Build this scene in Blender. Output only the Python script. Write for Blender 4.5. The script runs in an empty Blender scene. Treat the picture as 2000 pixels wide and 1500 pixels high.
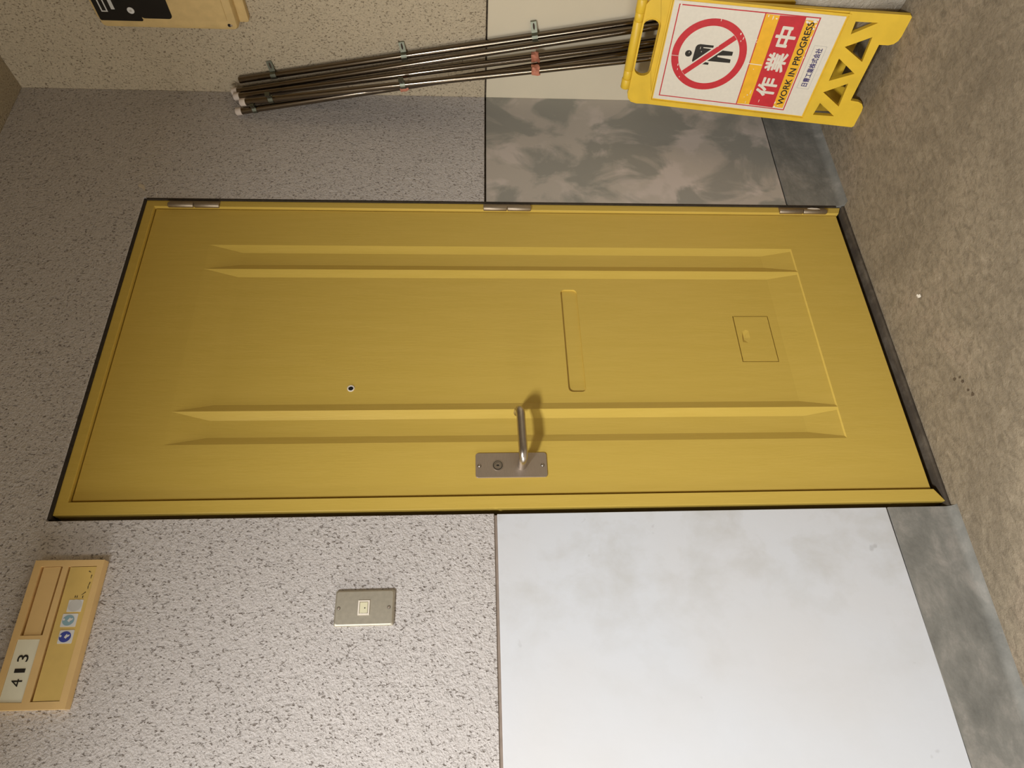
import bpy, bmesh, math, random
from mathutils import Vector, Matrix
from mathutils.geometry import delaunay_2d_cdt

S = bpy.context.scene
COL = S.collection
random.seed(7)

# ------------------------------------------------------------------ camera
# world: X right along the door wall, Y into it, Z up (metres); the photo was taken with the camera on its side
cam_d = bpy.data.cameras.new('camera')
cam = bpy.data.objects.new('camera', cam_d)
COL.objects.link(cam)
cam_d.sensor_fit = 'HORIZONTAL'
cam_d.sensor_width = 36.0
cam_d.lens = 36.0 * 1313.658 / 2000.0
cam_d.clip_start = 0.01
cam.matrix_world = Matrix(((-0.0342, 0.8784, -0.4768, -0.4879),
                           (-0.0518, -0.4780, -0.8769, -1.4016),
                           (-0.9981, -0.0053, 0.0618, 1.0415),
                           (0, 0, 0, 1)))
S.camera = cam

# ------------------------------------------------------------------ light and exposure
w = bpy.data.worlds.new('world')
S.world = w
w.use_nodes = True
w.node_tree.nodes['Background'].inputs[0].default_value = (1.0, 0.73, 0.43, 1)
w.node_tree.nodes['Background'].inputs[1].default_value = 0.12


def area(name, loc, sx, sy, power, col, rot=(0, 0, 0)):
    l = bpy.data.lights.new(name, 'AREA')
    l.shape = 'RECTANGLE'
    l.size, l.size_y = sx, sy
    l.energy = power
    l.color = col
    o = bpy.data.objects.new(name, l)
    COL.objects.link(o)
    o.location = loc
    o.rotation_euler = rot
    return o


area('ceiling_lamp_light', (-1.33, -1.43, 1.92), 0.46, 0.28, 88, (1.0, 0.99, 0.985))
# daylight from the open end of the corridor on the left
area('corridor_daylight', (-3.15, -0.62, 1.20), 1.1, 1.0, 42, (1.0, 0.97, 0.92), (0, math.radians(-90), 0))
S.view_settings.view_transform = 'Standard'
S.view_settings.look = 'None'
S.view_settings.gamma = 1.0
S.view_settings.use_curve_mapping = False
S.view_settings.exposure = 0.0

# ------------------------------------------------------------------ mesh helpers
TAU = 2 * math.pi


def rrect(x0, y0, x1, y1, r, n=5):
    r = min(r, (x1 - x0) / 2 - 1e-6, (y1 - y0) / 2 - 1e-6)
    out = []
    for cx, cy, a in ((x1 - r, y0 + r, -90), (x1 - r, y1 - r, 0), (x0 + r, y1 - r, 90), (x0 + r, y0 + r, 180)):
        for i in range(n + 1):
            t = math.radians(a + 90 * i / n)
            out.append((cx + r * math.cos(t), cy + r * math.sin(t)))
    return out


def rect(x0, y0, x1, y1):
    return [(x0, y0), (x1, y0), (x1, y1), (x0, y1)]


def circ(cx, cy, r, n=32, r2=None):
    return [(cx + r * math.cos(TAU * i / n), cy + (r2 or r) * math.sin(TAU * i / n)) for i in range(n)]


def back(y0):                      # map (u,v,w) on the door wall; w comes towards the camera
    return lambda u, v, w: Vector((u, y0 - w, v))


def side(x0):                      # map on the right wall; u grows away from the door wall
    return lambda u, v, w: Vector((x0 - w, -u, v))


def flr(z0):
    return lambda u, v, w: Vector((u, v, z0 + w))


def inside(p, loop):
    c = False
    n = len(loop)
    for i in range(n):
        a, b = loop[i], loop[(i + 1) % n]
        if (a[1] > p[1]) != (b[1] > p[1]) and p[0] < (b[0] - a[0]) * (p[1] - a[1]) / (b[1] - a[1]) + a[0]:
            c = not c
    return c


def tessellate_polygon(loops):
    """triangles of a polygon with holes, as indices into the joined loops"""
    pts = [Vector((p[0], p[1])) for l in loops for p in l]
    edges = []
    k = 0
    for l in loops:
        edges += [(k + i, k + (i + 1) % len(l)) for i in range(len(l))]
        k += len(l)
    vs, es, fs, vo, eo, fo = delaunay_2d_cdt(pts, edges, [], 0, 1e-9)
    src = [o[0] if o else None for o in vo]
    out = []
    for f in fs:
        for j in range(1, len(f) - 1):
            t = (f[0], f[j], f[j + 1])
            c = (sum(vs[i][0] for i in t) / 3, sum(vs[i][1] for i in t) / 3)
            if sum(inside(c, l) for l in loops) % 2 and None not in [src[i] for i in t]:
                out.append(tuple(src[i] for i in t))
    return out


class MB:
    def __init__(self):
        self.bm = bmesh.new()
        self.holed = False

    def face(self, pts):
        vs = [self.bm.verts.new(p) for p in pts]
        try:
            return self.bm.faces.new(vs)
        except ValueError:
            return None

    def prism(self, outer, w0, w1, M, holes=(), cap0=True):
        self.holed = self.holed or bool(holes)
        loops = [list(outer)] + [list(h) for h in holes]
        flat = [p for l in loops for p in l]
        tris = tessellate_polygon([[Vector((p[0], p[1], 0)) for p in l] for l in loops])
        va = [self.bm.verts.new(M(p[0], p[1], w0)) for p in flat]
        vb = [self.bm.verts.new(M(p[0], p[1], w1)) for p in flat]
        for t in tris:
            if len(set(t)) < 3:
                continue
            try:
                self.bm.faces.new([vb[i] for i in t])
                if cap0:
                    self.bm.faces.new([va[i] for i in reversed(t)])
            except ValueError:
                pass
        k = 0
        for l in loops:
            n = len(l)
            for i in range(n):
                j = (i + 1) % n
                try:
                    self.bm.faces.new([va[k + i], va[k + j], vb[k + j], vb[k + i]])
                except ValueError:
                    pass
            k += n
        return self

    def flat(self, outer, w, M, holes=()):
        loops = [list(outer)] + [list(h) for h in holes]
        flat = [p for l in loops for p in l]
        vb = [self.bm.verts.new(M(p[0], p[1], w)) for p in flat]
        for t in tessellate_polygon([[Vector((p[0], p[1], 0)) for p in l] for l in loops]):
            if len(set(t)) == 3:
                try:
                    self.bm.faces.new([vb[i] for i in t])
                except ValueError:
                    pass
        return self

    def box(self, a, b):
        x0, y0, z0 = a
        x1, y1, z1 = b
        return self.prism(rect(x0, y0, x1, y1), z0, z1, lambda u, v, w: Vector((u, v, w)))

    def tube(self, pts, r, n=14, caps=True):
        pts = [Vector(p) for p in pts]
        rs = r if isinstance(r, (list, tuple)) else [r] * len(pts)
        rings = []
        up = None
        for i, p in enumerate(pts):
            d = (pts[min(i + 1, len(pts) - 1)] - pts[max(i - 1, 0)]).normalized()
            if up is None:
                up = d.orthogonal().normalized()
            a = (up - d * up.dot(d)).normalized()
            up = a
            b = d.cross(a)
            rings.append([self.bm.verts.new(p + rs[i] * (a * math.cos(TAU * k / n) + b * math.sin(TAU * k / n))) for k in range(n)])
        for A, Bq in zip(rings, rings[1:]):
            for k in range(n):
                self.bm.faces.new([A[k], A[(k + 1) % n], Bq[(k + 1) % n], Bq[k]])
        if caps:
            self.bm.faces.new(list(reversed(rings[0])))
            self.bm.faces.new(rings[-1])
        return self


ORG = {}


def obj(name, mb, m, parent=None, smooth=None, bevel=0.0, seg=2):
    """one mesh object; the mesh is given in world coordinates and moved to its parent's origin"""
    bm = mb.bm if isinstance(mb, MB) else mb
    bmesh.ops.remove_doubles(bm, verts=bm.verts, dist=1e-6)
    bmesh.ops.recalc_face_normals(bm, faces=bm.faces)
    org = ORG[parent.as_pointer()] if parent else Vector((0, 0, 0))
    if parent is None:
        co = [v.co for v in bm.verts]
        org = Vector((sum(c.x for c in co) / len(co), sum(c.y for c in co) / len(co), min(c.z for c in co)))
    bmesh.ops.translate(bm, verts=bm.verts, vec=-org)
    if bevel and not (isinstance(mb, MB) and mb.holed):
        es = [e for e in bm.edges if len(e.link_faces) == 2 and e.calc_face_angle(0) > math.radians(35)]
        bmesh.ops.dissolve_limit(bm, angle_limit=math.radians(1), verts=bm.verts, edges=bm.edges)
        es = [e for e in bm.edges if len(e.link_faces) == 2 and e.calc_face_angle(0) > math.radians(35)]
        bmesh.ops.bevel(bm, geom=es, offset=bevel, segments=seg, affect='EDGES', profile=0.5, clamp_overlap=True)
    me = bpy.data.meshes.new(name)
    bm.to_mesh(me)
    bm.free()
    if smooth:
        for p in me.polygons:
            p.use_smooth = True
        me.set_sharp_from_angle(angle=math.radians(smooth))
    o = bpy.data.objects.new(name, me)
    COL.objects.link(o)
    me.materials.append(m)
    if parent:
        o.parent = parent
    else:
        o.location = org
    ORG[o.as_pointer()] = org
    return o


def thing(name, loc, label=None, cat=None, group=None, kind=None):
    o = bpy.data.objects.new(name, None)
    COL.objects.link(o)
    o.empty_display_size = 0.05
    o.location = loc
    ORG[o.as_pointer()] = Vector(loc)
    return tag(o, label, cat, group, kind)


def tag(o, label=None, cat=None, group=None, kind=None):
    for k, v in (('label', label), ('category', cat), ('group', group), ('kind', kind)):
        if v:
            o[k] = v
    return o


def text(body, box, w, M, off=0.0, space=1.0):
    """lettering filled into box (u0,v0,u1,v1)"""
    c = bpy.data.curves.new('lettering', 'FONT')
    c.body = body
    c.size = 1.0
    c.offset = off
    c.space_character = space
    c.resolution_u = 3
    o = bpy.data.objects.new('lettering', c)
    COL.objects.link(o)
    bpy.context.view_layer.update()
    me = bpy.data.meshes.new_from_object(o.evaluated_get(bpy.context.evaluated_depsgraph_get()))
    bpy.data.objects.remove(o)
    bpy.data.curves.remove(c)
    mb = MB()
    xs = [v.co.x for v in me.vertices]
    ys = [v.co.y for v in me.vertices]
    x0, x1, y0, y1 = min(xs), max(xs), min(ys), max(ys)
    vs = [mb.bm.verts.new(M(box[0] + (v.co.x - x0) / (x1 - x0) * (box[2] - box[0]),
                            box[1] + (v.co.y - y0) / (y1 - y0) * (box[3] - box[1]), w)) for v in me.vertices]
    for p in me.polygons:
        try:
            mb.bm.faces.new([vs[i] for i in p.vertices])
        except ValueError:
            pass
    bpy.data.meshes.remove(me)
    return mb


def bold(body, box, w, M, d, off=0.01, space=1.0):
    """the same lettering thickened by d metres"""
    out = None
    k = 8
    for i in range(k):
        ox, oy = d * math.cos(TAU * i / k), d * math.sin(TAU * i / k)
        mb = text(body, (box[0] + d + ox, box[1] + d + oy, box[2] - d + ox, box[3] - d + oy), w + i * 1.5e-5, M, off, space)
        me = bpy.data.meshes.new('tmp')
        mb.bm.to_mesh(me)
        mb.bm.free()
        if out is None:
            out = MB()
        out.bm.from_mesh(me)
        bpy.data.meshes.remove(me)
    return out


# ------------------------------------------------------------------ material helpers
def srgb(r, g, b):
    f = lambda c: ((c / 255) / 12.92 if c / 255 <= 0.04045 else ((c / 255 + 0.055) / 1.055) ** 2.4)
    return (f(r), f(g), f(b), 1)


class NT:
    def __init__(self, name, rough=0.6, metal=0.0, spec=0.5):
        self.m = bpy.data.materials.new(name)
        self.m.use_nodes = True
        self.t = self.m.node_tree
        self.p = self.t.nodes['Principled BSDF']
        self.p.inputs['Roughness'].default_value = rough
        self.p.inputs['Metallic'].default_value = metal
        self.p.inputs['Specular IOR Level'].default_value = spec
        self.co = self.t.nodes.new('ShaderNodeTexCoord').outputs['Object']

    def link(self, a, b):
        self.t.links.new(a, b)

    def mapping(self, scale=(1, 1, 1), loc=(0, 0, 0)):
        n = self.t.nodes.new('ShaderNodeMapping')
        n.inputs['Scale'].default_value = scale
        n.inputs['Location'].default_value = loc
        self.link(self.co, n.inputs['Vector'])
        return n.outputs[0]

    def noise(self, scale, detail=3, rough=0.55, vec=None, dist=0.0):
        n = self.t.nodes.new('ShaderNodeTexNoise')
        n.inputs['Scale'].default_value = scale
        n.inputs['Detail'].default_value = detail
        n.inputs['Roughness'].default_value = rough
        n.inputs['Distortion'].default_value = dist
        self.link(vec or self.co, n.inputs['Vector'])
        return n.outputs['Fac']

    def voronoi(self, scale, vec=None, feature='F1'):
        n = self.t.nodes.new('ShaderNodeTexVoronoi')
        n.feature = feature
        n.inputs['Scale'].default_value = scale
        self.link(vec or self.co, n.inputs['Vector'])
        return n.outputs['Distance']

    def ramp(self, fac, stops):
        n = self.t.nodes.new('ShaderNodeValToRGB')
        e = n.color_ramp.elements
        while len(e) < len(stops):
            e.new(0.5)
        for el, (pos, c) in zip(e, stops):
            el.position = pos
            el.color = c if not isinstance(c, (int, float)) else (c, c, c, 1)
        self.link(fac, n.inputs[0])
        return n.outputs[0]

    def mix(self, fac, a, b, mode='MIX'):
        n = self.t.nodes.new('ShaderNodeMix')
        n.data_type = 'RGBA'
        n.blend_type = mode
        for s, v in ((0, fac), (6, a), (7, b)):
            if hasattr(v, 'is_linked') or hasattr(v, 'links'):
                self.link(v, n.inputs[s])
            else:
                n.inputs[s].default_value = v
        return n.outputs[2]

    def math(self, op, a, b=0.0):
        n = self.t.nodes.new('ShaderNodeMath')
        n.operation = op
        for i, v in enumerate((a, b)):
            if hasattr(v, 'links'):
                self.link(v, n.inputs[i])
            else:
                n.inputs[i].default_value = v
        return n.outputs[0]

    def color(self, c):
        if hasattr(c, 'links'):
            self.link(c, self.p.inputs['Base Color'])
        else:
            self.p.inputs['Base Color'].default_value = c
        return self

    def bump(self, h, dist, strength=1.0):
        n = self.t.nodes.new('ShaderNodeBump')
        n.inputs['Distance'].default_value = dist
        n.inputs['Strength'].default_value = strength
        self.link(h, n.inputs['Height'])
        self.link(n.outputs[0], self.p.inputs['Normal'])
        return self


def plain(name, c, rough=0.6, metal=0.0, vary=0.06, scale=30, bump=0.0, spec=0.5):
    m = NT(name, rough, metal, spec)
    lo = tuple(x * (1 - vary) for x in c[:3]) + (1,)
    hi = tuple(min(1, x * (1 + vary)) for x in c[:3]) + (1,)
    n = m.noise(scale)
    m.color(m.ramp(n, [(0.3, lo), (0.7, hi)]))
    if bump:
        m.bump(n, bump)
    return m.m


def rough_plaster(name, c, speck):
    m = NT(name, 0.9, spec=0.2)
    grain = m.noise(260, 3, 0.65)
    blot = m.noise(3.0, 4, 0.6)
    base = m.mix(m.ramp(blot, [(0.35, 0.0), (0.7, 1.0)]), c, tuple(x * 0.92 for x in c[:3]) + (1,))
    mott = m.mix(m.ramp(grain, [(0.36, 1.0), (0.52, 0.0)]), base, tuple(x * 0.80 for x in c[:3]) + (1,))
    pits = m.noise(230, 2, 0.5, m.mapping((1.0, 1.0, 0.7)), dist=0.4)
    sp = m.ramp(pits, [(0.60, 0.0), (0.72, 1.0)])
    m.color(m.mix(m.math('MULTIPLY', sp, 0.75), mott, speck))
    h = m.math('SUBTRACT', m.math('ADD', grain, m.noise(120, 2)), m.math('MULTIPLY', sp, 0.8))
    m.bump(h, 0.0030, 0.9)
    return m.m


def smooth_plaster(name, c, stain, amount, scale, seed, hi=None, bumpd=0.0006):
    m = NT(name, 0.55, spec=0.3)
    n = m.noise(scale, 5, 0.55, m.mapping((1.0, 1.0, 0.75), (seed, seed * 2, seed)), 0.6)
    base = m.mix(m.ramp(m.noise(2.2, 4), [(0.35, 0.0), (0.7, 1.0)]), c, tuple(x * 0.93 for x in c[:3]) + (1,))
    if hi:
        base = m.mix(m.ramp(m.noise(scale * 1.6, 3, 0.5, m.mapping((1, 1, 1), (seed + 4, 1, 3))), [(0.5, 0.0), (0.62, 1.0)]), base, hi)
    m.color(m.mix(m.ramp(n, [(1 - amount - 0.05, 0.0), (1 - amount + 0.05, 1.0)]), base, stain))
    m.bump(m.noise(60, 3), bumpd)
    return m.m


def door_side_paint():
    m = NT('white_lower_paint', 0.55, spec=0.3)
    g = m.t.nodes.new('ShaderNodeNewGeometry')
    sx = m.t.nodes.new('ShaderNodeSeparateXYZ')
    m.link(g.outputs['Position'], sx.inputs[0])
    near = m.ramp(m.math('ADD', sx.outputs[0], 0.5), [(0.05, 0.10), (0.44, 1.0)])       # hands have rubbed it near the door
    n = m.noise(9, 5, 0.6, m.mapping((1.2, 1.0, 1.0), (2, 5, 1)), 0.2)
    st = m.math('MULTIPLY', m.ramp(n, [(0.46, 0.0), (0.70, 0.62)]), near)
    base = m.mix(m.ramp(m.noise(1.8, 3), [(0.4, 0.0), (0.7, 1.0)]), srgb(213, 218, 225), srgb(212, 213, 215))
    spots = m.ramp(m.noise(26, 2, 0.5, m.mapping((1, 1, 1), (3, 3, 3))), [(0.75, 0.0), (0.80, 0.35)])
    col = m.mix(st, base, srgb(188, 188, 184))
    m.color(m.mix(spots, col, srgb(150, 150, 150)))
    m.bump(m.noise(45, 3), 0.00025)
    return m.m


def mortar(name, a, b, c):
    m = NT(name, 0.75, spec=0.3)
    n = m.noise(8, 7, 0.7, m.mapping((1.0, 1.0, 1.6)), 0.25)
    n2 = m.noise(24, 4, 0.6)
    col = m.ramp(n, [(0.30, a), (0.52, b), (0.72, c)])
    m.color(m.mix(m.ramp(n2, [(0.60, 0.0), (0.75, 0.5)]), col, c))
    m.bump(n2, 0.0015)
    return m.m


def floor_mat():
    m = NT('brown_floor', 0.8, spec=0.25)
    n = m.noise(2.6, 6, 0.62, None, 0.8)
    fine = m.noise(42, 5, 0.7, m.mapping((1.0, 1.6, 1)), 0.6)
    col = m.ramp(n, [(0.30, srgb(126, 115, 97)), (0.50, srgb(148, 136, 116)), (0.72, srgb(158, 142, 123))])
    col = m.mix(m.ramp(fine, [(0.34, 0.75), (0.55, 0.0)]), col, srgb(112, 102, 86))
    col = m.mix(m.ramp(fine, [(0.60, 0.0), (0.78, 0.7)]), col, srgb(180, 166, 146))
    m.color(col)
    m.bump(m.math('ADD', m.noise(70, 4, 0.7), m.math('MULTIPLY', fine, 0.8)), 0.003)
    return m.m


def yellow_paint():
    m = NT('mustard_door_paint', 0.42, spec=0.4)
    n = m.noise(14, 3, 0.5, m.mapping((6, 6, 0.5)))
    m.color(m.ramp(n, [(0.3, srgb(207, 178, 82)), (0.7, srgb(211, 182, 87))]))
    m.bump(m.noise(260, 2, 0.5, m.mapping((1, 1, 0.12))), 0.00022)
    return m.m


def steel(name, c, rough=0.32, stretch=(1, 1, 1)):
    m = NT(name, rough, 1.0)
    n = m.noise(120, 2, 0.5, m.mapping(stretch))
    m.color(m.ramp(n, [(0.3, tuple(x * 0.9 for x in c[:3]) + (1,)), (0.7, c)]))
    m.bump(n, 0.0001)
    return m.m


M_UP = rough_plaster('sprayed_plaster', srgb(211, 206, 203), srgb(116, 104, 96))
M_UPR = rough_plaster('sprayed_plaster_side', srgb(204, 190, 164), srgb(120, 102, 80))
M_LOL = door_side_paint()
M_LOR = smooth_plaster('stained_lower_paint', srgb(194, 187, 178), srgb(158, 157, 150), 0.50, 7.5, 5.3, srgb(206, 197, 190), 0.0003)
M_LOS = smooth_plaster('cream_lower_paint', srgb(218, 208, 184), srgb(206, 196, 172), 0.33, 5.0, 1.1, None, 0.0003)
M_SK = mortar('grey_mortar_skirting', srgb(108, 108, 103), srgb(134, 133, 127), srgb(166, 161, 154))
M_CEIL = rough_plaster('ceiling_plaster', srgb(178, 164, 138), srgb(120, 104, 82))
M_FL = floor_mat()
M_DARK = plain('dark_joint', srgb(66, 54, 44), 0.9, vary=0.2, scale=60, bump=0.001)
M_MORT = plain('rough_joint_mortar', srgb(82, 72, 58), 0.95, vary=0.45, scale=140, bump=0.004)
M_Y = yellow_paint()
M_SILL = mortar('dark_sill', srgb(58, 52, 46), srgb(78, 70, 60), srgb(112, 104, 92))
M_STEEL = steel('brushed_steel_plate', srgb(205, 192, 178), 0.48, (1, 1, 12))
M_STEEL2 = steel('lever_steel', srgb(200, 192, 184), 0.3)
M_PIPE = steel('zinc_pipe', srgb(128, 117, 103), 0.17, (1, 1, 0.1))
M_GALV = steel('galvanised_strap', srgb(128, 132, 118), 0.42)
M_HINGE = steel('hinge_steel', srgb(178, 164, 144), 0.52)
M_TAPE = plain('salmon_tape', srgb(196, 128, 104), 0.7, vary=0.2, scale=70)
M_CAP = plain('white_plastic_cap', srgb(225, 212, 200), 0.5)
M_PLASY = plain('yellow_plastic', srgb(228, 190, 56), 0.42, vary=0.07, scale=18, bump=0.0002)
M_SHEET = plain('white_sheet', srgb(224, 218, 204), 0.45, vary=0.03, scale=120)
M_RED = plain('red_print', srgb(196, 40, 52), 0.45, vary=0.08, scale=60)
M_YPR = plain('amber_print', srgb(238, 180, 40), 0.45, vary=0.06, scale=60)
M_BLACK = plain('black_print', srgb(30, 27, 24), 0.5, vary=0.2)
M_NAVY = plain('violet_print', srgb(66, 58, 110), 0.5, vary=0.1)
M_GREY = plain('grey_print', srgb(190, 186, 178), 0.5)
M_PLATE = plain('aged_beige_plastic', srgb(226, 192, 132), 0.45, vary=0.07, scale=9, bump=0.0002)
M_PLATE2 = plain('aged_clear_window', srgb(218, 188, 112), 0.3, vary=0.1, scale=14)
M_INS = plain('ivory_insert', srgb(232, 230, 208), 0.5, vary=0.03)
M_STK = plain('sticker_white', srgb(222, 222, 220), 0.5)
M_SB1 = plain('sticker_blue', srgb(60, 74, 158), 0.5)
M_SB2 = plain('sticker_pale_blue', srgb(138, 172, 184), 0.5)
M_SG = plain('sticker_faded', srgb(204, 204, 200), 0.5)
M_BOXC = plain('beige_meter_case', srgb(212, 184, 126), 0.5, vary=0.07, scale=40, bump=0.0003)
M_BLK = plain('black_meter_window', srgb(24, 20, 15), 0.35, vary=0.15)
M_SWP = steel('switch_plate_steel', srgb(200, 194, 178), 0.58, (1, 1, 1))
M_IV = plain('ivory_button', srgb(226, 222, 190), 0.4, vary=0.03)
M_HOLE = plain('black_hole', srgb(14, 12, 10), 0.8)
M_SG2 = plain('shadowed_recess', srgb(70, 64, 54), 0.8)
M_PAPER = plain('paper_scrap', srgb(245, 240, 230), 0.7, vary=0.03)
M_CHIP = plain('bare_chip', srgb(236, 228, 214), 0.6, vary=0.05)


def bag_mat():
    m = NT('clear_plastic_bag', 0.3, spec=0.5)
    m.color(srgb(214, 206, 190))
    m.p.inputs['Transmission Weight'].default_value = 0.35
    m.p.inputs['Alpha'].default_value = 0.85
    m.bump(m.noise(40, 4, 0.6, None, 2.0), 0.006)
    return m.m


# ------------------------------------------------------------------ the setting
ZF = -0.025         # floor
ZC = 2.352          # ceiling
XR = 1.268          # right wall
YW = -0.012         # face of the door wall
ZB = 0.9905         # joint between sprayed and smooth plaster
XL = -3.2
YB = -3.0

fl = MB().box((XL, YB, ZF - 0.05), (XR + 0.1, 0.06, ZF))
tag(obj('floor', fl, M_FL), kind='structure')
ce = MB().box((XL, YB, ZC), (XR + 0.1, 0.1, ZC + 0.08))
tag(obj('ceiling', ce, M_CEIL), kind='structure')

# door wall: a dark core with the plaster coats in front of it (the joints between coats stay open)
B = back(YW)
XO0, XO1, ZO = -0.046, 0.8400, 1.9095        # opening in the plaster round the door frame
core = MB().prism(rect(XL, ZF, -0.047, ZC), -0.10, -0.010, B)
core.prism(rect(0.8405, ZF, XR, ZC), -0.10, -0.010, B)
core.prism(rect(-0.047, 1.910, 0.8405, ZC), -0.10, -0.010, B)
wall = tag(obj('wall_back', core, M_MORT), kind='structure')
up = [(XL, ZC), (XL, 0.9925), (XO0, 0.9925), (XO0, ZO), (XO1, ZO), (XO1, 1.0005), (XR, 0.9935), (XR, ZC)]
obj('sprayed_plaster', MB().prism(up, -0.010, 0.0, B), M_UP, wall, bevel=0.0012)
obj('smooth_plaster', MB().prism([(XL, 0.100), (-0.6, 0.1140), (-0.047, 0.1268), (-0.047, 0.9860), (XL, 0.9860)], -0.010, 0.0, B), M_LOL, wall, bevel=0.001)
obj('smooth_plaster', MB().prism([(XO1, 0.1440), (XR, 0.1380), (XR, 0.9885), (XO1, 0.9950)], -0.010, 0.0, B), M_LOR, wall, bevel=0.001)


M_GAPSHADE = plain('painted_gap_shade', srgb(50, 42, 32), 0.8, vary=0.25, scale=90, bump=0.002)
sl = MB().prism(rect(0.8358, 0.0, XO1 + 0.0003, 1.9022), -0.012, 0.0003, B)  # flush dark strip: the shadow gap beside and above the frame, painted as colour
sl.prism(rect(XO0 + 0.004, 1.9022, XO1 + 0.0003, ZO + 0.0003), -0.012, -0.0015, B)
obj('gap_shade_strip', sl, M_GAPSHADE, wall)
ds = MB().prism([(0.8910, 1.9290), (0.8880, 1.9350), (0.8800, 1.9325), (0.8730, 1.9220), (0.8640, 1.9130), (0.8760, 1.9140), (0.8860, 1.9200)], 0.0, 0.0004, B)
obj('filler_smear', ds, plain('pale_filler', srgb(214, 204, 188), 0.8), wall)
obj('joint_filler', MB().prism(rect(XL, 0.9855, -0.049, 0.9930), -0.0105, -0.0030, B), plain('joint_filler_mortar', srgb(142, 128, 116), 0.85, vary=0.12, scale=60), wall)


def skirting(name, x0, x1, ztop0, ztop1, cove):
    """mortar skirting that runs out into the floor in a small cove"""
    mb = MB()
    prof = [(0.0, 0.10)] + [(cove * (1 - math.cos(t)), ZF + cove * (1 - math.sin(t))) for t in [math.radians(90 * i / 6) for i in range(7)]]
    secs = []
    for x, zt in ((x0, ztop0), (x1, ztop1)):
        row = [(0.0, zt)] + [(cove * (1 - math.sin(math.radians(90 - 15 * i))), ZF + cove * (1 - math.sin(math.radians(15 * i)))) for i in range(7)]
        secs.append([mb.bm.verts.new((x, YW - wv, z)) for wv, z in row] + [mb.bm.verts.new((x, YW + 0.02, ZF)), mb.bm.verts.new((x, YW + 0.02, zt))])
    n = len(secs[0])
    for i in range(n):
        mb.bm.faces.new([secs[0][i], secs[1][i], secs[1][(i + 1) % n], secs[0][(i + 1) % n]])
    mb.bm.faces.new(secs[0])
    mb.bm.faces.new(list(reversed(secs[1])))
    return tag(obj(name, mb, M_SK, smooth=40), kind='structure')


skirting('baseboard_left', XL, -0.047, 0.094, 0.1225, 0.018)
skirting('baseboard_right', XO1, XR, 0.1395, 0.1335, 0.020)

# right wall
Rw = side(XR)
core = MB().prism(rect(-0.10, ZF, 3.0, ZC), -0.12, -0.008, Rw)
wr = tag(obj('wall_right', core, M_MORT), kind='structure')
obj('sprayed_plaster', MB().prism(rect(-YW - 0.004, 0.9935, 3.0, ZC), -0.008, 0.0, Rw), M_UPR, wr, bevel=0.001)
obj('smooth_plaster', MB().prism(rect(-YW - 0.004, 0.1340, 3.0, 0.9885), -0.008, 0.0, Rw), M_LOS, wr, bevel=0.001)
obj('mortar_skirting', MB().prism(rect(-YW - 0.004, ZF, 3.0, 0.1300), -0.008, 0.0, Rw), M_SK, wr, bevel=0.001)

# ------------------------------------------------------------------ the door
W, H = 0.8135, 1.8770
door = thing('door_1', (W / 2, 0, 0), kind='structure')
D = back(0.0)
FR = 0.008            # the frame stands this far in front of the leaf
frame = MB()
frame.prism([(-0.0332, -0.0185), (-0.0332, 1.9022), (0.8358, 1.9022), (0.8358, -0.0135), (0.8150, -0.004), (0.8150, 1.8792), (-0.0046, 1.8792), (-0.0046, 0.0)],
            -0.05, FR, D)
fr = obj('door_frame', frame, M_Y, door, bevel=0.0012)
stop = MB().prism([(-0.0332, ZF + 0.001), (-0.0332, 1.90), (0.8355, 1.90), (0.8355, ZF + 0.001), (0.805, ZF + 0.001), (0.805, 1.868), (0.004, 1.868), (0.004, ZF + 0.001)], -0.06, -0.044, D)
obj('door_stop', stop, M_DARK, door)
obj('door_sill', MB().prism(rect(-0.046, ZF, 0.8395, -0.0165), -0.07, 0.0125, D), M_SILL, door, bevel=0.003)


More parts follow.
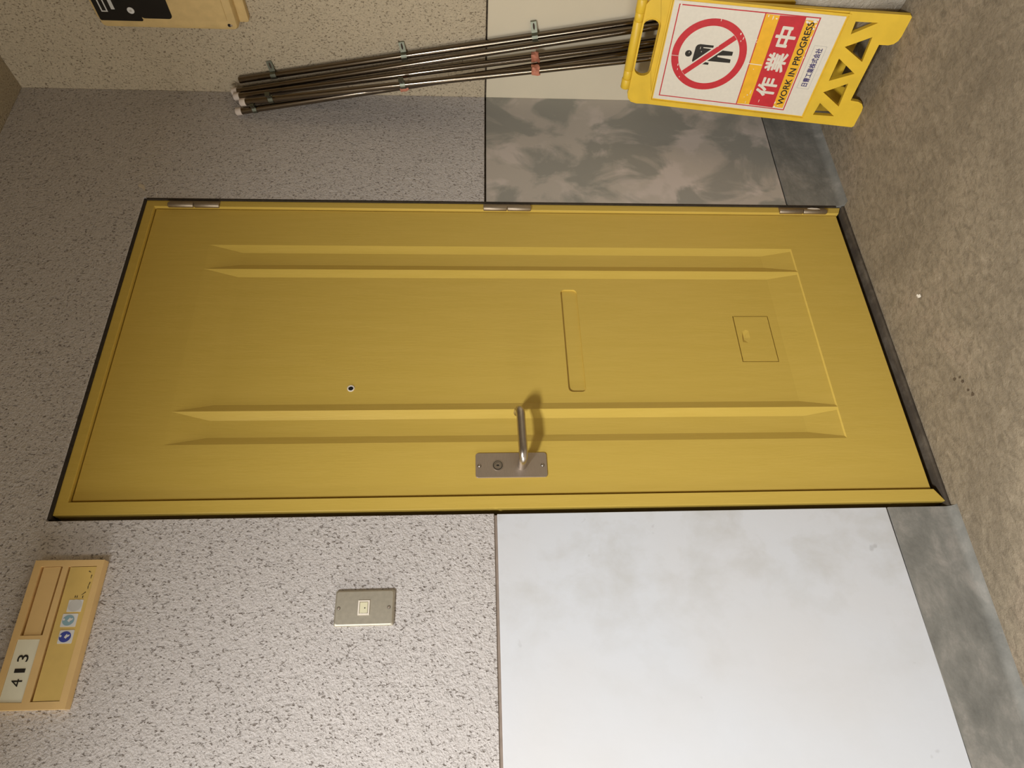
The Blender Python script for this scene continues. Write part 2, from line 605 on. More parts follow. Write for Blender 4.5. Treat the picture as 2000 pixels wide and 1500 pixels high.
def leaf():
    mb = MB()
    DEP = 0.0085
    ws = 0.0200
    ST = [(1.7165, 0.0), (1.630, DEP), (0.248, DEP), (0.1640, 0.0030), (0.1612, 0.0)]
    rows = []
    cz = []
    for z, d in ST:
        s = ws * d / DEP
        row = [(0.1258, 0), (0.1258 + s, d), (0.2078 - s, d), (0.2078, 0), (0.2078 + s, d),
               (0.6130 - s, d), (0.6130, 0), (0.6130 + s, d), (0.6915 - s, d), (0.6915, 0)]
        # at the two end lips the whole recess runs out to the flat
        rows.append([(x, z, -dd) for x, dd in row])
    slot = rrect(0.2568, 0.7645, 0.5573, 0.8070, 0.011)
    flap = rect(0.3382, 0.2715, 0.4756, 0.3652)
    for a, (ra, rb) in enumerate(zip(rows, rows[1:])):
        for i in range(9):
            if a == 1 and i == 4:
                hs = [slot, flap]
                mb.flat([(ra[4][0], ra[4][1]), (ra[5][0], ra[5][1]), (rb[5][0], rb[5][1]), (rb[4][0], rb[4][1])], -DEP, D, hs)
                for h, dp in ((slot, 0.0060), (flap, 0.008)):
                    n = len(h)
                    for k in range(n):
                        p, q = h[k], h[(k + 1) % n]
                        mb.face([D(p[0], p[1], -DEP), D(q[0], q[1], -DEP), D(q[0], q[1], -DEP - dp), D(p[0], p[1], -DEP - dp)])
                    mb.flat(h, -DEP - dp, D)
                continue
            pts = [D(*ra[i]), D(*ra[i + 1]), D(*rb[i + 1]), D(*rb[i])]
            uniq = []
            for p in pts:
                if not any((p - q).length < 1e-6 for q in uniq):
                    uniq.append(p)
            if len(uniq) >= 3:
                if len(uniq) == 4:
                    mb.face([uniq[0], uniq[1], uniq[2]])
                    mb.face([uniq[0], uniq[2], uniq[3]])
                else:
                    mb.face(uniq)
    # flat border round the pressed field, then the edges of the leaf
    x0, x1, z0, z1 = 0.1258, 0.6915, 0.1612, 1.7165
    e = 0.0015
    fx0, fx1, fz0, fz1 = e, W - e, e, H - e
    zs = [1.7165, 1.630, 0.248, 0.1640, 0.1612]
    xs_top = [p[0] for p in rows[0]]
    xs_bot = [p[0] for p in rows[-1]]
    mb.face([D(fx0, fz0, 0), D(x0, z0, 0)] + [D(x0, z, 0) for z in reversed(zs[:-1])] + [D(fx0, fz1, 0)])
    mb.face([D(fx1, fz0, 0), D(fx1, fz1, 0)] + [D(x1, z, 0) for z in zs])
    mb.face([D(fx0, fz1, 0)] + [D(x, z1, 0) for x in sorted(set(xs_top))] + [D(fx1, fz1, 0)])
    mb.face([D(fx0, fz0, 0), D(fx1, fz0, 0)] + [D(x, z0, 0) for x in sorted(set(xs_bot), reverse=True)])
    o1 = [(fx0, fz0), (fx1, fz0), (fx1, fz1), (fx0, fz1)]
    o2 = rect(0, 0, W, H)
    for k in range(4):
        j = (k + 1) % 4
        mb.face([D(*o1[k], 0), D(*o1[j], 0), D(*o2[j], -e), D(*o2[k], -e)])
        mb.face([D(*o2[k], -e), D(*o2[j], -e), D(*o2[j], -0.040), D(*o2[k], -0.040)])
    mb.face([D(*p, -0.040) for p in o2])
    return mb


lf = obj('door_leaf', leaf(), M_Y, door)
# mail flap, slightly tipped out at its right edge
DF = back(0.0085)
mf = MB().prism(rect(0.3408, 0.2742, 0.4730, 0.3625), -0.005, 0.0006, DF,
                holes=[[(0.3955, 0.3530), (0.3935, 0.3400), (0.4075, 0.3320), (0.4290, 0.3320), (0.4330, 0.3400), (0.4270, 0.3500)]])
mfo = obj('mail_flap', mf, M_Y, lf)
pull = MB()
for (a, b) in zip([(0.3955, 0.3530), (0.3935, 0.3400), (0.4075, 0.3320), (0.4290, 0.3320), (0.4330, 0.3400)], [(0.3935, 0.3400), (0.4075, 0.3320), (0.4290, 0.3320), (0.4330, 0.3400), (0.4270, 0.3500)]):
    pull.face([DF(a[0], a[1], 0.0005), DF(b[0], b[1], 0.0005), DF(0.411, 0.3515, -0.0045)])
pull.face([DF(0.3955, 0.3530, 0.0005), DF(0.427, 0.350, 0.0005), DF(0.411, 0.3515, -0.0045)])
obj('finger_pull', pull, M_Y, lf)

# peephole
ph = MB()
n = 24
ring = []
for r, wv in ((0.0085, 0.0), (0.0085, 0.0016), (0.0062, 0.0022), (0.0052, -0.001)):
    ring.append([ph.bm.verts.new(back(0.0085)(0.2690 + r * math.cos(TAU * k / n), 1.3215 + r * math.sin(TAU * k / n), wv)) for k in range(n)])
for A, Bq in zip(ring, ring[1:]):
    for k in range(n):
        ph.bm.faces.new([A[k], A[(k + 1) % n], Bq[(k + 1) % n], Bq[k]])
obj('peephole', ph, M_CHIP, door, smooth=50)
obj('peephole_lens', MB().prism(circ(0.2690, 1.3215, 0.0056, 20), 0.0, 0.0006, back(0.0085)), M_HOLE, door)

# hinges on the right jamb
for zc, ln in ((1.7765, 0.133), (0.9380, 0.130), (0.1005, 0.136)):
    x = 0.8222
    hb = MB().prism(rrect(0.8160, zc - ln / 2, 0.8350, zc + ln / 2, 0.002), FR - 0.010, FR + 0.0012, D)
    hg = obj('hinge', hb, M_HINGE, door, bevel=0.0004)
    for za, zb in ((zc - ln / 2, zc - 0.001), (zc + 0.001, zc + ln / 2)):
        k = MB().tube([(x - 0.003, -FR - 0.0015, za), (x - 0.003, -FR - 0.0015, za + 0.002), (x - 0.003, -FR - 0.0015, zb - 0.002), (x - 0.003, -FR - 0.0015, zb)],
                      [0.0062, 0.0074, 0.0074, 0.0062], 18)
        obj('knuckle', k, M_HINGE, hg, smooth=50)
    if zc < 0.5:
        ch = MB().prism([(0.8210, zc - 0.030), (0.8250, zc - 0.012), (0.8270, zc - 0.022), (0.8260, zc - 0.040), (0.8225, zc - 0.048)], FR + 0.0075, FR + 0.0088, D)
        tag(obj('paint_chip', ch, M_CHIP, hg), label='white paint flake on the hinge')

# handle plate with lever and lock
hp = obj('handle_plate', MB().prism(rrect(0.0382, 0.8715, 0.0970, 1.0310, 0.0065, 6), 0.0, 0.003, D), M_STEEL, door, bevel=0.0008)
for z in (1.0225, 0.8815):
    obj('screw_recess', MB().prism(circ(0.0664, z, 0.0042, 18), 0.0028, 0.0032, D), M_HOLE, hp)
    s = MB()
    rr = [[s.bm.verts.new(D(0.0664 + r * math.cos(TAU * k / 16), z + r * math.sin(TAU * k / 16), wv)) for k in range(16)]
          for r, wv in ((0.0036, 0.0030), (0.0034, 0.0042), (0.0026, 0.0051), (0.0012, 0.0055))]
    for A, Bq in zip(rr, rr[1:]):
        for k in range(16):
            s.bm.faces.new([A[k], A[(k + 1) % 16], Bq[(k + 1) % 16], Bq[k]])
    s.bm.faces.new(rr[-1])
    obj('screw', s, M_STEEL2, hp, smooth=60)
obj('lock_recess', MB().prism(circ(0.067, 0.9815, 0.0108, 32), 0.0028, 0.0033, D), M_HOLE, hp)
lk = MB()
for r0, r1, w0, w1 in ((0.0125, 0.0105, 0.003, 0.0042), (0.0092, 0.0072, 0.003, 0.0050)):
    lk.prism(circ(0.067, 0.9815, r0, 32), w0, w1, D, [circ(0.067, 0.9815, r1, 32)])
lk.prism(circ(0.067, 0.9815, 0.0068, 24), 0.003, 0.0040, D)
lko = obj('lock_cylinder', lk, M_STEEL2, hp, smooth=30)
obj('keyhole', MB().prism(rrect(0.0655, 0.9785, 0.0685, 0.9845, 0.001), 0.0040, 0.0043, D), M_HOLE, hp)
lev = []
zl = 0.9275
for i in range(9):                                         # out of the plate, round a tight bend, along, and back to the leaf
    t = i / 8 * math.pi / 2
    lev.append((0.0655 + 0.018 * (1 - math.cos(t)), -(0.034 + 0.018 * math.sin(t)), zl))
lev = [(0.0655, -0.002, zl), (0.0655, -0.020, zl)] + lev
lev += [(0.0835 + 0.088 * i / 6, -0.052, zl + 0.002 * i / 6) for i in range(1, 7)]
for i in range(1, 9):
    t = i / 8 * math.pi / 2
    lev.append((0.1715 + 0.014 * math.sin(t), -(0.052 - 0.014 * (1 - math.cos(t))), zl + 0.002 + 0.002 * t))
lev.append((0.1855, -0.026, zl + 0.006))
lev.append((0.1855, -0.0245, zl + 0.006))
obj('lever', MB().tube(lev, [0.0100] * (len(lev) - 1) + [0.008], 24), M_STEEL2, hp, smooth=60)

# ------------------------------------------------------------------ number plate 413
Pp = back(-0.030)
npl = thing('number_plate', (-0.264, -0.012, 1.7655), 'beige name board with the number 413 on the sprayed wall above the white button', 'sign')
board = MB().prism([(-0.3978, 1.7672), (-0.1318, 1.7640), (-0.1305, 1.8945), (-0.3966, 1.8985)], -0.018, -0.009, Pp)
rim = [(-0.3978, 1.7672), (-0.1318, 1.7640), (-0.1305, 1.8945), (-0.3966, 1.8985)]
board.prism(rim, -0.009, 0.0, Pp, holes=[
    [(-0.2708, 1.8420), (-0.1428, 1.8400), (-0.1428, 1.8812), (-0.2708, 1.8822)],
    [(-0.3852, 1.8455), (-0.2772, 1.8440), (-0.2766, 1.8850), (-0.3840, 1.8862)],
    [(-0.3846, 1.7800), (-0.1438, 1.7755), (-0.1438, 1.8290), (-0.3846, 1.8312)]])
bd = obj('board', board, M_PLATE, npl, bevel=0.0007)
ins = obj('number_insert', MB().prism([(-0.3848, 1.8460), (-0.2776, 1.8444), (-0.2770, 1.8846), (-0.3838, 1.8858)], -0.0095, -0.0012, Pp), M_INS, npl, bevel=0.0003)
tag(ins, label='ivory insert printed with 413')
for ch, u0, u1, v0, v1 in (('4', -0.3585, -0.3458, 1.8552, 1.8742), ('1', -0.3350, -0.3280, 1.8552, 1.8742), ('3', -0.3165, -0.3042, 1.8557, 1.8750)):
    obj('digit', text(ch, (u0, v0, u1, v1), -0.0008, Pp, 0.0 if ch == '4' else 0.006), M_BLACK, ins)
obj('blank_insert', MB().prism([(-0.2700, 1.8462), (-0.1436, 1.8442), (-0.1436, 1.8762), (-0.2700, 1.8772)], -0.0095, -0.0014, Pp), M_PLATE, npl, bevel=0.0003)
win = obj('label_window', MB().prism([(-0.3836, 1.7790), (-0.1448, 1.7748), (-0.1448, 1.8254), (-0.3836, 1.8272)], -0.0095, -0.0005, Pp), M_PLATE2, npl, bevel=0.0004)
for (u0, v0, u1, v1), mats in (((-0.2868, 1.7858, -0.2630, 1.8118), M_SB1), ((-0.2572, 1.7868, -0.2334, 1.8146), M_SB2), ((-0.2300, 1.7838, -0.2078, 1.8104), M_SG)):
    st = obj('sticker', MB().prism(rrect(u0, v0, u1, v1, 0.0015), -0.0005, 0.0002, Pp), M_STK, npl)
    cu, cv = (u0 + u1) / 2, (v0 + v1) / 2
    if mats is M_SG:
        obj('sticker_disc', MB().flat(circ(cu + 0.0005, cv, 0.0112, 28, 0.0125), 0.0004, Pp), mats, st)
        continue
    obj('sticker_disc', MB().flat(circ(cu, cv + 0.0015, 0.0098, 28, 0.0108), 0.0004, Pp), mats, st)
    obj('sticker_figure', MB().flat([(cu - 0.001, cv + 0.003), (cu - 0.0035, cv - 0.001), (cu - 0.001, cv - 0.0025), (cu + 0.001, cv - 0.006), (cu + 0.004, cv - 0.0065), (cu + 0.003, cv - 0.002), (cu + 0.0055, cv - 0.001), (cu + 0.002, cv + 0.0015)], 0.0006, Pp), M_STK, st)
    obj('sticker_figure', MB().flat(circ(cu + 0.0015, cv + 0.0098, 0.0021, 10), 0.0006, Pp), M_STK, st)
sq = MB()
pts = [(-0.1536, 1.7880), (-0.1560, 1.7835), (-0.1610, 1.7807), (-0.1680, 1.7812), (-0.1750, 1.7803), (-0.1830, 1.7822), (-0.1880, 1.7815), (-0.1935, 1.7840), (-0.1991, 1.7905)]
for a, b in list(zip(pts, pts[1:])):
    if random.random() < 0.25:
        continue
    d = Vector((b[0] - a[0], b[1] - a[1])).normalized()
    nx, ny = -d.y * 0.0008, d.x * 0.0008
    sq.flat([(a[0] - nx, a[1] - ny), (b[0] - nx * 0.4, b[1] - ny * 0.4), (b[0] + nx * 0.4, b[1] + ny * 0.4), (a[0] + nx, a[1] + ny)], 0.0, Pp)
for a in ((-0.2040, 1.7970), (-0.2040, 1.8005), (-0.2045, 1.7865)):
    sq.flat(rect(a[0], a[1], a[0] + 0.004, a[1] + 0.0014), 0.0, Pp)
obj('scuff_marks', sq, M_BLACK, npl)

# ------------------------------------------------------------------ push button plate
Sp = back(YW)
bz = thing('doorbell_button', (-0.234, YW, 1.193), 'steel switch plate with small ivory push button on the wall left of the door', 'button')
pl = MB()
prof = [(0.0, 0.0), (0.0, 0.005), (0.0012, 0.0070), (0.0032, 0.008)]
rings = []
for ins_, wv in prof:
    rings.append([pl.bm.verts.new(Sp(p[0], p[1], wv)) for p in rrect(-0.2680 + ins_, 1.1935 + ins_, -0.2000 - ins_, 1.3090 - ins_, 0.004)])
for A, Bq in zip(rings, rings[1:]):
    for k in range(len(A)):
        pl.bm.faces.new([A[k], A[(k + 1) % len(A)], Bq[(k + 1) % len(A)], Bq[k]])
pl.bm.faces.new(rings[-1])
obj('cover_plate', pl, M_SWP, bz)
obj('button_surround', MB().prism(rect(-0.2480, 1.2412, -0.2205, 1.2636), 0.008, 0.0098, Sp, [rect(-0.2452, 1.2440, -0.2226, 1.2608)]), M_CHIP, bz, bevel=0.0003)
obj('push_button', MB().prism(rect(-0.2446, 1.2450, -0.2240, 1.2600), 0.008, 0.0092, Sp), M_IV, bz, bevel=0.0006)
obj('button_dot', MB().prism(circ(-0.2350, 1.2502, 0.0012, 12), 0.0092, 0.0094, Sp), M_HOLE, bz)
for v in (1.3010, 1.2035):
    obj('screw_recess', MB().prism(circ(-0.2342, v, 0.0034, 18), 0.0075, 0.0082, Sp), M_SG2, bz)
    obj('screw', MB().prism(circ(-0.2342, v, 0.0025, 16), 0.0078, 0.0086, Sp), M_STEEL, bz, bevel=0.0004)

# ------------------------------------------------------------------ meter box on the right wall
Mm = side(XR)
mt = thing('meter_box', (XR, -0.36, 1.628), 'beige meter box with a black window high on the right wall', 'meter')
obj('back_plate', MB().prism(rrect(0.247, 1.628, 0.50, 2.02, 0.006), 0.0, 0.020, Mm), M_BOXC, mt, bevel=0.002)
case = MB()
rings = []
for ins_, wv in ((0.0, 0.016), (0.0, 0.036), (0.003, 0.043), (0.009, 0.046)):
    rings.append([case.bm.verts.new(Mm(p[0], p[1], wv)) for p in rrect(0.2385 + ins_, 1.6525 + ins_, 0.48 - ins_, 2.0060 - ins_, 0.012)])
for A, Bq in zip(rings, rings[1:]):
    for k in range(len(A)):
        case.bm.faces.new([A[k], A[(k + 1) % len(A)], Bq[(k + 1) % len(A)], Bq[k]])
case.bm.faces.new(rings[-1])
obj('case', case, M_BOXC, mt, smooth=30)
obj('front_cover', MB().prism(rrect(0.2665, 1.675, 0.470, 1.9000, 0.003), 0.046, 0.0485, Mm), M_BOXC, mt, bevel=0.0008)
wd = MB().prism(rrect(0.2615, 1.890, 0.470, 1.9985, 0.004), 0.046, 0.0495, Mm)
wd.prism(rrect(0.2700, 1.812, 0.47, 1.892, 0.010), 0.0485, 0.0500, Mm)
wdo = obj('window', wd, M_BLK, mt, bevel=0.0006)
obj('scale_outline', MB().prism(rect(0.2855, 1.9690, 0.40, 1.9850), 0.0495, 0.0499, Mm, [rect(0.2885, 1.9722, 0.40, 1.9818)]), M_SG, wdo)
obj('dial_label', MB().prism(rect(0.2925, 1.9490, 0.40, 1.9580), 0.0495, 0.0499, Mm), M_SG, wdo)
obj('seal', MB().prism(circ(0.2912, 1.9100, 0.0088, 24), 0.0495, 0.0515, Mm), M_STK, mt, bevel=0.0008)
obj('seal_mark', MB().prism(rrect(0.2885, 1.9070, 0.2940, 1.9130, 0.002), 0.0515, 0.0518, Mm), M_GREY, mt)
obj('screw', MB().prism(circ(0.2545, 1.6735, 0.0045, 18), 0.046, 0.0470, Mm), M_HOLE, mt, bevel=0.0004)
obj('screw', MB().prism(circ(0.2545, 1.6685, 0.0030, 18), 0.046, 0.0474, Mm), M_STEEL, mt, bevel=0.0004)

# ------------------------------------------------------------------ pipes leaning in the corner
PR = 0.0095
PIPES = [
    ((1.2570, -0.0617, 1.7097), (1.2412, -0.3981), 'metal pipe against the right wall, behind the other four', False),
    ((1.2360, -0.0395, 1.7219), (1.2202, -0.3965), 'metal pipe second from the right wall, the tallest of the leaning bundle', True),
    ((1.2150, -0.0387, 1.7129), (1.2150, -0.3414), 'metal pipe in the middle of the leaning bundle', True),
    ((1.1720, -0.0545, 1.6843), (1.1464, -0.3313), 'metal pipe crossing in front of its neighbour, lowest at the sign handle', True),
    ((1.1650, -0.0280, 1.7025), (1.2515, -0.3073), 'metal pipe ending nearest the door at the top of the bundle', True),
]
axes = []
for (a, b, label, cap) in PIPES:
    A = Vector(a)
    Bv = Vector((b[0], b[1], ZF + 0.0015))
    axes.append((A, Bv))
    t = thing('metal_pipe', Bv, label, 'pipe', 'metal pipes leaning in the corner')
    d = (A - Bv).normalized()
    obj('tube', MB().tube([Bv, A], PR, 20), M_PIPE, t, smooth=60)
    if cap:
        obj('end_cap', MB().tube([A - d * 0.004, A + d * 0.012, A + d * 0.014], [PR + 0.0012, PR + 0.0012, PR - 0.001], 18), M_CAP, t, smooth=50)
    t['_i'] = len(axes) - 1
roots = [o for o in COL.objects if '_i' in o.keys()]
roots.sort(key=lambda o: o['_i'])


def on(i, z):
    A, Bv = axes[i]
    k = (z - Bv.z) / (A.z - Bv.z)
    return Bv + (A - Bv) * k, (A - Bv).normalized()


def strap(i, z, tab, tabdir, flatw=0.016):
    """a hanger strap: a band round the pipe and a flat slotted tab with a bent lip"""
    P, d = on(i, z)
    mb = MB()
    mb.tube([P - d * flatw / 2, P + d * flatw / 2], PR + 0.0015, 18)
    u = Vector(tabdir)
    u = (u - d * u.dot(d)).normalized()
    nrm = d.cross(u)
    p0 = P + u * PR
    p1 = P + u * (PR + tab)

    def slab(a, b, th, wd):
        ax = (b - a).normalized()
        nn = ax.cross(d).normalized()
        q = [a - d * wd / 2, a + d * wd / 2, b + d * wd / 2, b - d * wd / 2]
        lo = [mb.bm.verts.new(x - nn * th / 2) for x in q]
        hi = [mb.bm.verts.new(x + nn * th / 2) for x in q]
        mb.bm.faces.new(lo)
        mb.bm.faces.new(list(reversed(hi)))
        for k in range(4):
            mb.bm.faces.new([lo[k], lo[(k + 1) % 4], hi[(k + 1) % 4], hi[k]])
    slab(p0, p1, 0.0022, flatw)
    slab(p1 - u * 0.001, p1 - u * 0.001 + nrm * 0.010, 0.0022, flatw)
    slab(p0 + u * 0.012, p0 + u * 0.012 + nrm * 0.007, 0.002, flatw)
    st = obj('hanger_strap', mb, M_GALV, roots[i])
    hole = MB()
    c = p0 + (p1 - p0) * 0.6
    for s in (-1, 1):
        q = [c + u * (0.009 * math.cos(TAU * k / 12)) + d * (0.0028 * math.sin(TAU * k / 12)) + nrm * s * 0.00125 for k in range(12)]
        hole.face(q)
    obj('strap_slot', hole, M_DARK, st)
    return st


def tape(i, z, seed):
    P, d = on(i, z)
    rnd = random.Random(seed)
    a = d.orthogonal().normalized()
    b = d.cross(a)
    mb = MB()
    rings = []
    for k, s in enumerate((-0.011, -0.004, 0.004, 0.011)):
        rings.append([mb.bm.verts.new(P + d * (s + rnd.uniform(-0.002, 0.002)) + (PR + rnd.uniform(0.0015, 0.007)) * (a * math.cos(TAU * j / 9) + b * math.sin(TAU * j / 9))) for j in range(9)])
    for A, Bq in zip(rings, rings[1:]):
        for j in range(9):
            mb.bm.faces.new([A[j], A[(j + 1) % 9], Bq[(j + 1) % 9], Bq[j]])
    mb.bm.faces.new(list(reversed(rings[0])))
    mb.bm.faces.new(rings[-1])
    tag(obj('tape_wrap', mb, M_TAPE, roots[i]), label='crumpled salmon tape')


TD = (0.25, -1.0, 0.0)
strap(0, 1.606, 0.030, TD)
strap(0, 1.2235, 0.028, TD)
strap(0, 0.857, 0.030, TD)
strap(3, 1.606, 0.018, (-0.6, -1, 0), 0.014)
strap(3, 1.226, 0.018, (-0.6, -1, 0), 0.014)
strap(4, 1.66, 0.010, (-0.6, -1, 0), 0.012)
tape(4, 1.226, 3)
tape(2, 0.855, 5)
tape(3, 0.857, 9)

# ------------------------------------------------------------------ folding sign
A0 = Vector((0.999, -0.151, ZF))
U = Vector((0.0952, -0.9955, 0.0)).normalized()
Vv = Vector((0.1814, 0.0174, 0.9833)).normalized()
Nn = U.cross(Vv)


def G(u, v, w):
    return A0 + U * u + Vv * v + Nn * w


sg = thing('folding_sign', tuple(A0 + U * 0.153 + Vector((0.05, 0, 0))), 'yellow folding warning sign with red no entry circle, standing open against the leaning pipes', 'sign')


def foot_outline():
    o = []
    # bottom left foot, notch, bottom right foot, right side up, top, left side down
    o += [(0.004, 0.0), (0.050, 0.0), (0.062, 0.002), (0.071, 0.009), (0.0755, 0.020), (0.0768, 0.042)]
    o += [(0.2300, 0.042), (0.2315, 0.020), (0.236, 0.009), (0.245, 0.002), (0.257, 0.0), (0.3035, 0.0), (0.3075, 0.004)]
    o += [(0.3000, 0.145), (0.2770, 0.600), (0.2740, 0.614), (0.2680, 0.626), (0.2580, 0.632)]
    o += [(0.0190, 0.632), (0.0050, 0.628), (-0.0050, 0.618), (-0.0095, 0.600), (-0.0060, 0.300), (0.0, 0.004)]
    return o


slot = []
for cx, a0 in ((0.2100, -90), (0.0900, 90)):
    for i in range(9):
        t = math.radians(a0 + 180 * i / 8)
        slot.append((cx + 0.0185 * math.cos(t), 0.6065 + 0.0215 * math.sin(t)))
tri = [[(0.2780, 0.1225), (0.2815, 0.0690), (0.2467, 0.1200)],
       [(0.2145, 0.1200), (0.2465, 0.0665), (0.1825, 0.0615)],
       [(0.1840, 0.1206), (0.1498, 0.0655), (0.1224, 0.1200)],
       [(0.0899, 0.1206), (0.1220, 0.0690), (0.0554, 0.0643)],
       [(0.0588, 0.1160), (0.0223, 0.1200), (0.0257, 0.0637)]]
sheet_o = [(0.0135, 0.1471), (0.2861, 0.1475), (0.2764, 0.5655), (0.0100, 0.5610)]


def grow(q, d):
    cx = sum(p[0] for p in q) / 4
    cy = sum(p[1] for p in q) / 4
    return [(p[0] + math.copysign(d, p[0] - cx), p[1] + math.copysign(d, p[1] - cy)) for p in q]


fp = MB()
fp.prism(foot_outline(), -0.012, -0.003, G, [slot] + tri)
fp.prism(foot_outline(), -0.003, 0.0, G, [slot] + tri + [grow(sheet_o, 0.0035)])
# raised lip round the sheet
fp.prism(grow(sheet_o, 0.0085), 0.0, 0.0018, G, [grow(sheet_o, 0.0045)])
fpo = obj('front_panel', fp, M_PLASY, sg, bevel=0.0009)
# hinge: grip bar with knuckles
hb = MB()
for u0, u1, r in ((0.0285, 0.0560, 0.0130), (0.0565, 0.0810, 0.0118), (0.0815, 0.2140, 0.0122), (0.2145, 0.2360, 0.0118), (0.2365, 0.2700, 0.0130)):
    hb.tube([G(u0, 0.6430, -0.006), G(u0 + 0.001, 0.6430, -0.006), G(u1 - 0.001, 0.6430, -0.006), G(u1, 0.6430, -0.006)], [r - 0.001, r, r, r - 0.001], 20)
obj('hinge_bar', hb, M_PLASY, sg, smooth=50)
# back leg panel
foot_b = A0 - U * 0.026 + Vector((0.104, 0.004, 0))
top_b = G(-0.014, 0.632, -0.0145)
Vb = (top_b - foot_b)
LB = Vb.length
Vb.normalize()
Nb = U.cross(Vb)


def G2(u, v, w):
    return foot_b + U * u + Vb * (v * LB / 0.632) + Nb * w


bp = MB().prism(foot_outline(), -0.008, 0.0, G2, [slot] + tri)
obj('back_panel', bp, M_PLASY, sg, bevel=0.0009)
sh = obj('sheet', MB().prism(sheet_o, -0.003, -0.0014, G), M_SHEET, sg)
tag(sh, label='white printed notice sheet')
w1, w2, w3, w4 = -0.0012, -0.0010, -0.0008, -0.0006
bord = [(0.0235, 0.2010), (0.2768, 0.2050), (0.2690, 0.5520), (0.0205, 0.5290 + 0.018)]
bi = [(0.0262, 0.2040), (0.2740, 0.2078), (0.2662, 0.5492), (0.0232, 0.5442)]
obj('red_border', MB().flat(bord, w1, G, [bi]), M_RED, sh)
obj('amber_band', MB().flat([(0.0285, 0.2985), (0.2700, 0.3035), (0.2705, 0.3375), (0.0265, 0.3310)], w2, G), M_YPR, sh)
obj('red_rule', MB().flat([(0.0240, 0.3310), (0.2730, 0.3375), (0.2730, 0.3400), (0.0240, 0.3335)], w1, G), M_RED, sh)
obj('red_band', MB().flat([(0.0275, 0.2330), (0.2740, 0.2400), (0.2705, 0.3035), (0.0280, 0.2985)], w2, G), M_RED, sh)
obj('amber_band', MB().flat([(0.0300, 0.2065), (0.2680, 0.2085), (0.2670, 0.2395), (0.0300, 0.2330)], w2, G), M_YPR, sh)
ringc = (0.1490, 0.4450)
rg = MB().flat(circ(*ringc, 0.0960, 64, 0.0955), w1, G, [circ(*ringc, 0.0775, 64, 0.0770)])
obj('prohibition_ring', rg, M_RED, sh)
bx, by = ringc
dx, dy = 0.0550, 0.0530
nx, ny = dy / 0.0764 * 0.0070, dx / 0.0764 * 0.0070
obj('prohibition_bar', MB().flat([(bx - dx - nx, by + dy - ny), (bx + dx - nx, by - dy - ny), (bx + dx + nx, by - dy + ny), (bx - dx + nx, by + dy + ny)], w3, G), M_RED, sh)
obj('prohibition_keyline', MB().flat([(bx - dx - nx * 1.5, by + dy - ny * 1.5), (bx + dx - nx * 1.5, by - dy - ny * 1.5), (bx + dx + nx * 1.5, by - dy + ny * 1.5), (bx - dx + nx * 1.5, by + dy + ny * 1.5)], w2, G), M_SHEET, sh)
mn = MB()
mn.flat(circ(0.1480, 0.4975, 0.0088, 20), w1, G)
mn.flat([(0.1300, 0.4835), (0.1680, 0.4835), (0.1735, 0.4800), (0.1760, 0.4740), (0.1765, 0.4390), (0.1705, 0.4390), (0.1690, 0.4640), (0.1670, 0.4640), (0.1665, 0.3860),
         (0.1560, 0.3855), (0.1520, 0.4220), (0.1480, 0.4220), (0.1458, 0.3860), (0.1362, 0.3850), (0.1335, 0.4640), (0.1312, 0.4640), (0.1300, 0.4390), (0.1240, 0.4390), (0.1235, 0.4740), (0.1255, 0.4805)], w1, G)
obj('pictogram', mn, M_BLACK, sh)
for chx, cu, cv in (('作', 0.0840, 0.2690), ('業', 0.1535, 0.2700), ('中', 0.2200, 0.2710)):
    obj('kanji', bold(chx, (cu - 0.0265, cv - 0.0250, cu + 0.0265, cv + 0.0250), w3, G, 0.0014, 0.004), M_SHEET, sh)


def G_t(u, v, w):                      # the bands climb a little to the right
    return G(u, v + (u - 0.15) * 0.022, w)


obj('lettering', text('WORK IN PROGRESS', (0.0375, 0.2125, 0.2640, 0.2290), w3, G_t, 0.020), M_BLACK, sh)
obj('company_box', MB().flat(rect(0.0920, 0.1612, 0.2090, 0.1928), w1, G, [rect(0.0930, 0.1622, 0.2080, 0.1918)]), M_GREY, sh)
obj('company_lettering', bold('日曹工業株式会社', (0.0985, 0.1685, 0.2025, 0.1850), w1, G, 0.00035, 0.004), M_NAVY, sh)
# flaked print
fk = MB()


def flake(cu, cv, du, dv, k=7):
    q = []
    for i in range(k):
        t = TAU * i / k
        f = random.uniform(0.45, 1.0)
        q.append((cu + du * f * math.cos(t), cv + dv * f * math.sin(t)))
    fk.flat(q, w4, G)


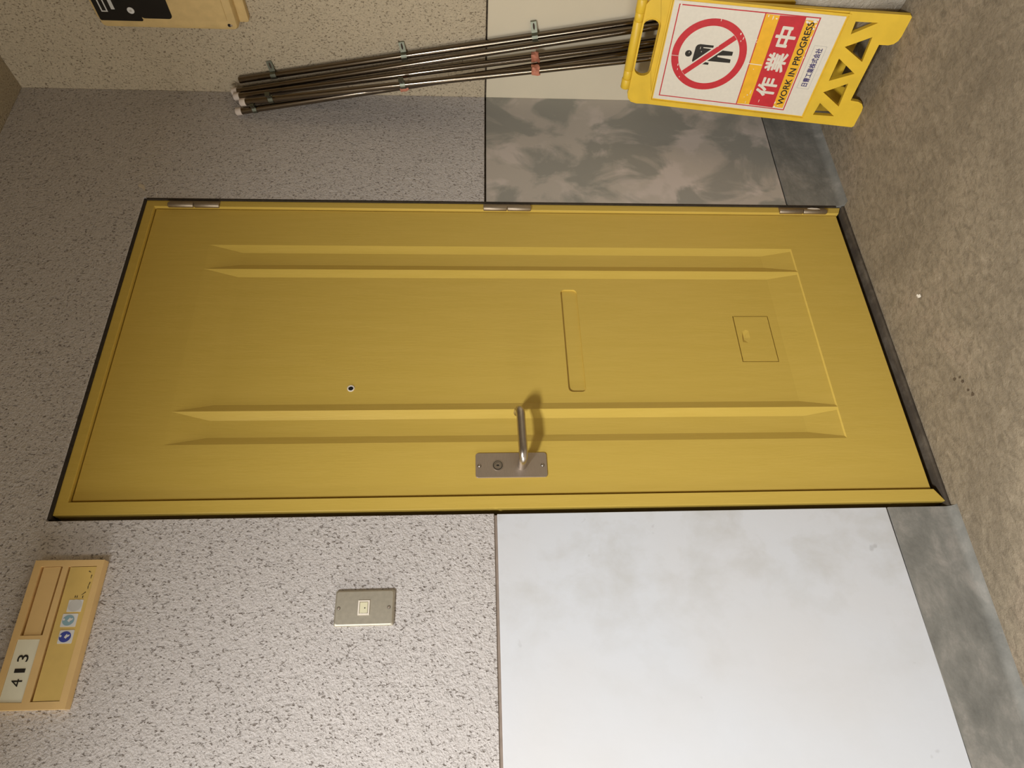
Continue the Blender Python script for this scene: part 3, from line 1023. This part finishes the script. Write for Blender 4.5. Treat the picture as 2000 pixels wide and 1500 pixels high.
for cu, cv, du, dv in ((0.263, 0.234, 0.006, 0.006), (0.266, 0.215, 0.005, 0.006), (0.256, 0.210, 0.005, 0.003), (0.248, 0.212, 0.004, 0.004), (0.262, 0.228, 0.003, 0.004),
                       (0.226, 0.210, 0.006, 0.002), (0.193, 0.208, 0.007, 0.0018), (0.175, 0.207, 0.004, 0.0018), (0.031, 0.230, 0.004, 0.004), (0.043, 0.232, 0.005, 0.0016), (0.036, 0.222, 0.002, 0.003),
                       (0.266, 0.330, 0.005, 0.0016), (0.262, 0.318, 0.007, 0.0014), (0.262, 0.309, 0.003, 0.004), (0.066, 0.306, 0.010, 0.0012), (0.055, 0.312, 0.002, 0.002), (0.048, 0.318, 0.002, 0.0015),
                       (0.033, 0.310, 0.006, 0.0012), (0.128, 0.320, 0.002, 0.0015), (0.2055, 0.338, 0.004, 0.0012), (0.199, 0.3365, 0.003, 0.0012),
                       (0.215, 0.382, 0.004, 0.0022), (0.205, 0.372, 0.006, 0.0015), (0.197, 0.376, 0.003, 0.001), (0.102, 0.515, 0.006, 0.0012), (0.115, 0.517, 0.004, 0.0014), (0.082, 0.505, 0.003, 0.0012),
                       (0.243, 0.440, 0.006, 0.001), (0.178, 0.428, 0.005, 0.001), (0.268, 0.546, 0.006, 0.003), (0.042, 0.276, 0.005, 0.001), (0.1515, 0.4965, 0.003, 0.0009), (0.166, 0.471, 0.006, 0.0008), (0.157, 0.466, 0.002, 0.0012)):
    flake(cu, cv, du, dv)
fk.flat(rect(0.1405, 0.303, 0.1425, 0.340), w4, G)
fk.flat(rect(0.138, 0.5215, 0.1392, 0.540), w4, G)
tag(obj('flaked_print', fk, M_CHIP, sh), kind='stuff')

# ------------------------------------------------------------------ plastic bag behind the sign
bgm = bmesh.new()
bmesh.ops.create_icosphere(bgm, subdivisions=4, radius=1.0)
rnd = random.Random(4)
from mathutils import noise as mnoise
for v in bgm.verts:
    c = v.co.copy()
    k = 1.0 + 0.16 * mnoise.noise(c * 2.3) + 0.07 * mnoise.noise(c * 6.0)
    v.co = Vector((1.096 + (0.012 if c.z > 0 else 0) * c.z + c.x * 0.019 * k, -0.462 + c.y * 0.080 * k, max(ZF + 0.001, 0.100 + c.z * 0.150 * k)))
tag(obj('plastic_bag', bgm, bag_mat(), smooth=60), 'crumpled clear plastic bag tucked behind the right edge of the yellow sign', 'bag')

# old drip stains on the floor
floor_o = bpy.data.objects['floor']
M_STAIN = plain('old_drip_stain', srgb(88, 76, 62), 0.7, vary=0.2, scale=80)
for cx, cy, r in ((0.1795, -0.1746, 0.0050), (0.1960, -0.1560, 0.0045), (0.1420, -0.1870, 0.0046), (0.1560, -0.1800, 0.0040), (0.192, -0.172, 0.0035)):
    q = [(cx + r * random.uniform(0.6, 1.2) * math.cos(TAU * i / 11), cy + r * random.uniform(0.6, 1.3) * math.sin(TAU * i / 11)) for i in range(11)]
    obj('drip_stain', MB().prism(q, 0.0, 0.0004, flr(ZF)), M_STAIN, floor_o)

# ------------------------------------------------------------------ scrap of paper on the floor
sc = MB().prism([(0.4335, -0.1470), (0.4305, -0.1425), (0.4270, -0.1450), (0.4240, -0.1440), (0.4205, -0.1500), (0.4215, -0.1550), (0.4275, -0.1545), (0.4290, -0.1490)], 0.0, 0.0015, flr(ZF))
tag(obj('paper_scrap', sc, M_PAPER, bevel=0.0003), 'tiny white scrap of paper on the floor before the door', 'paper')
for o in roots:
    del o['_i']
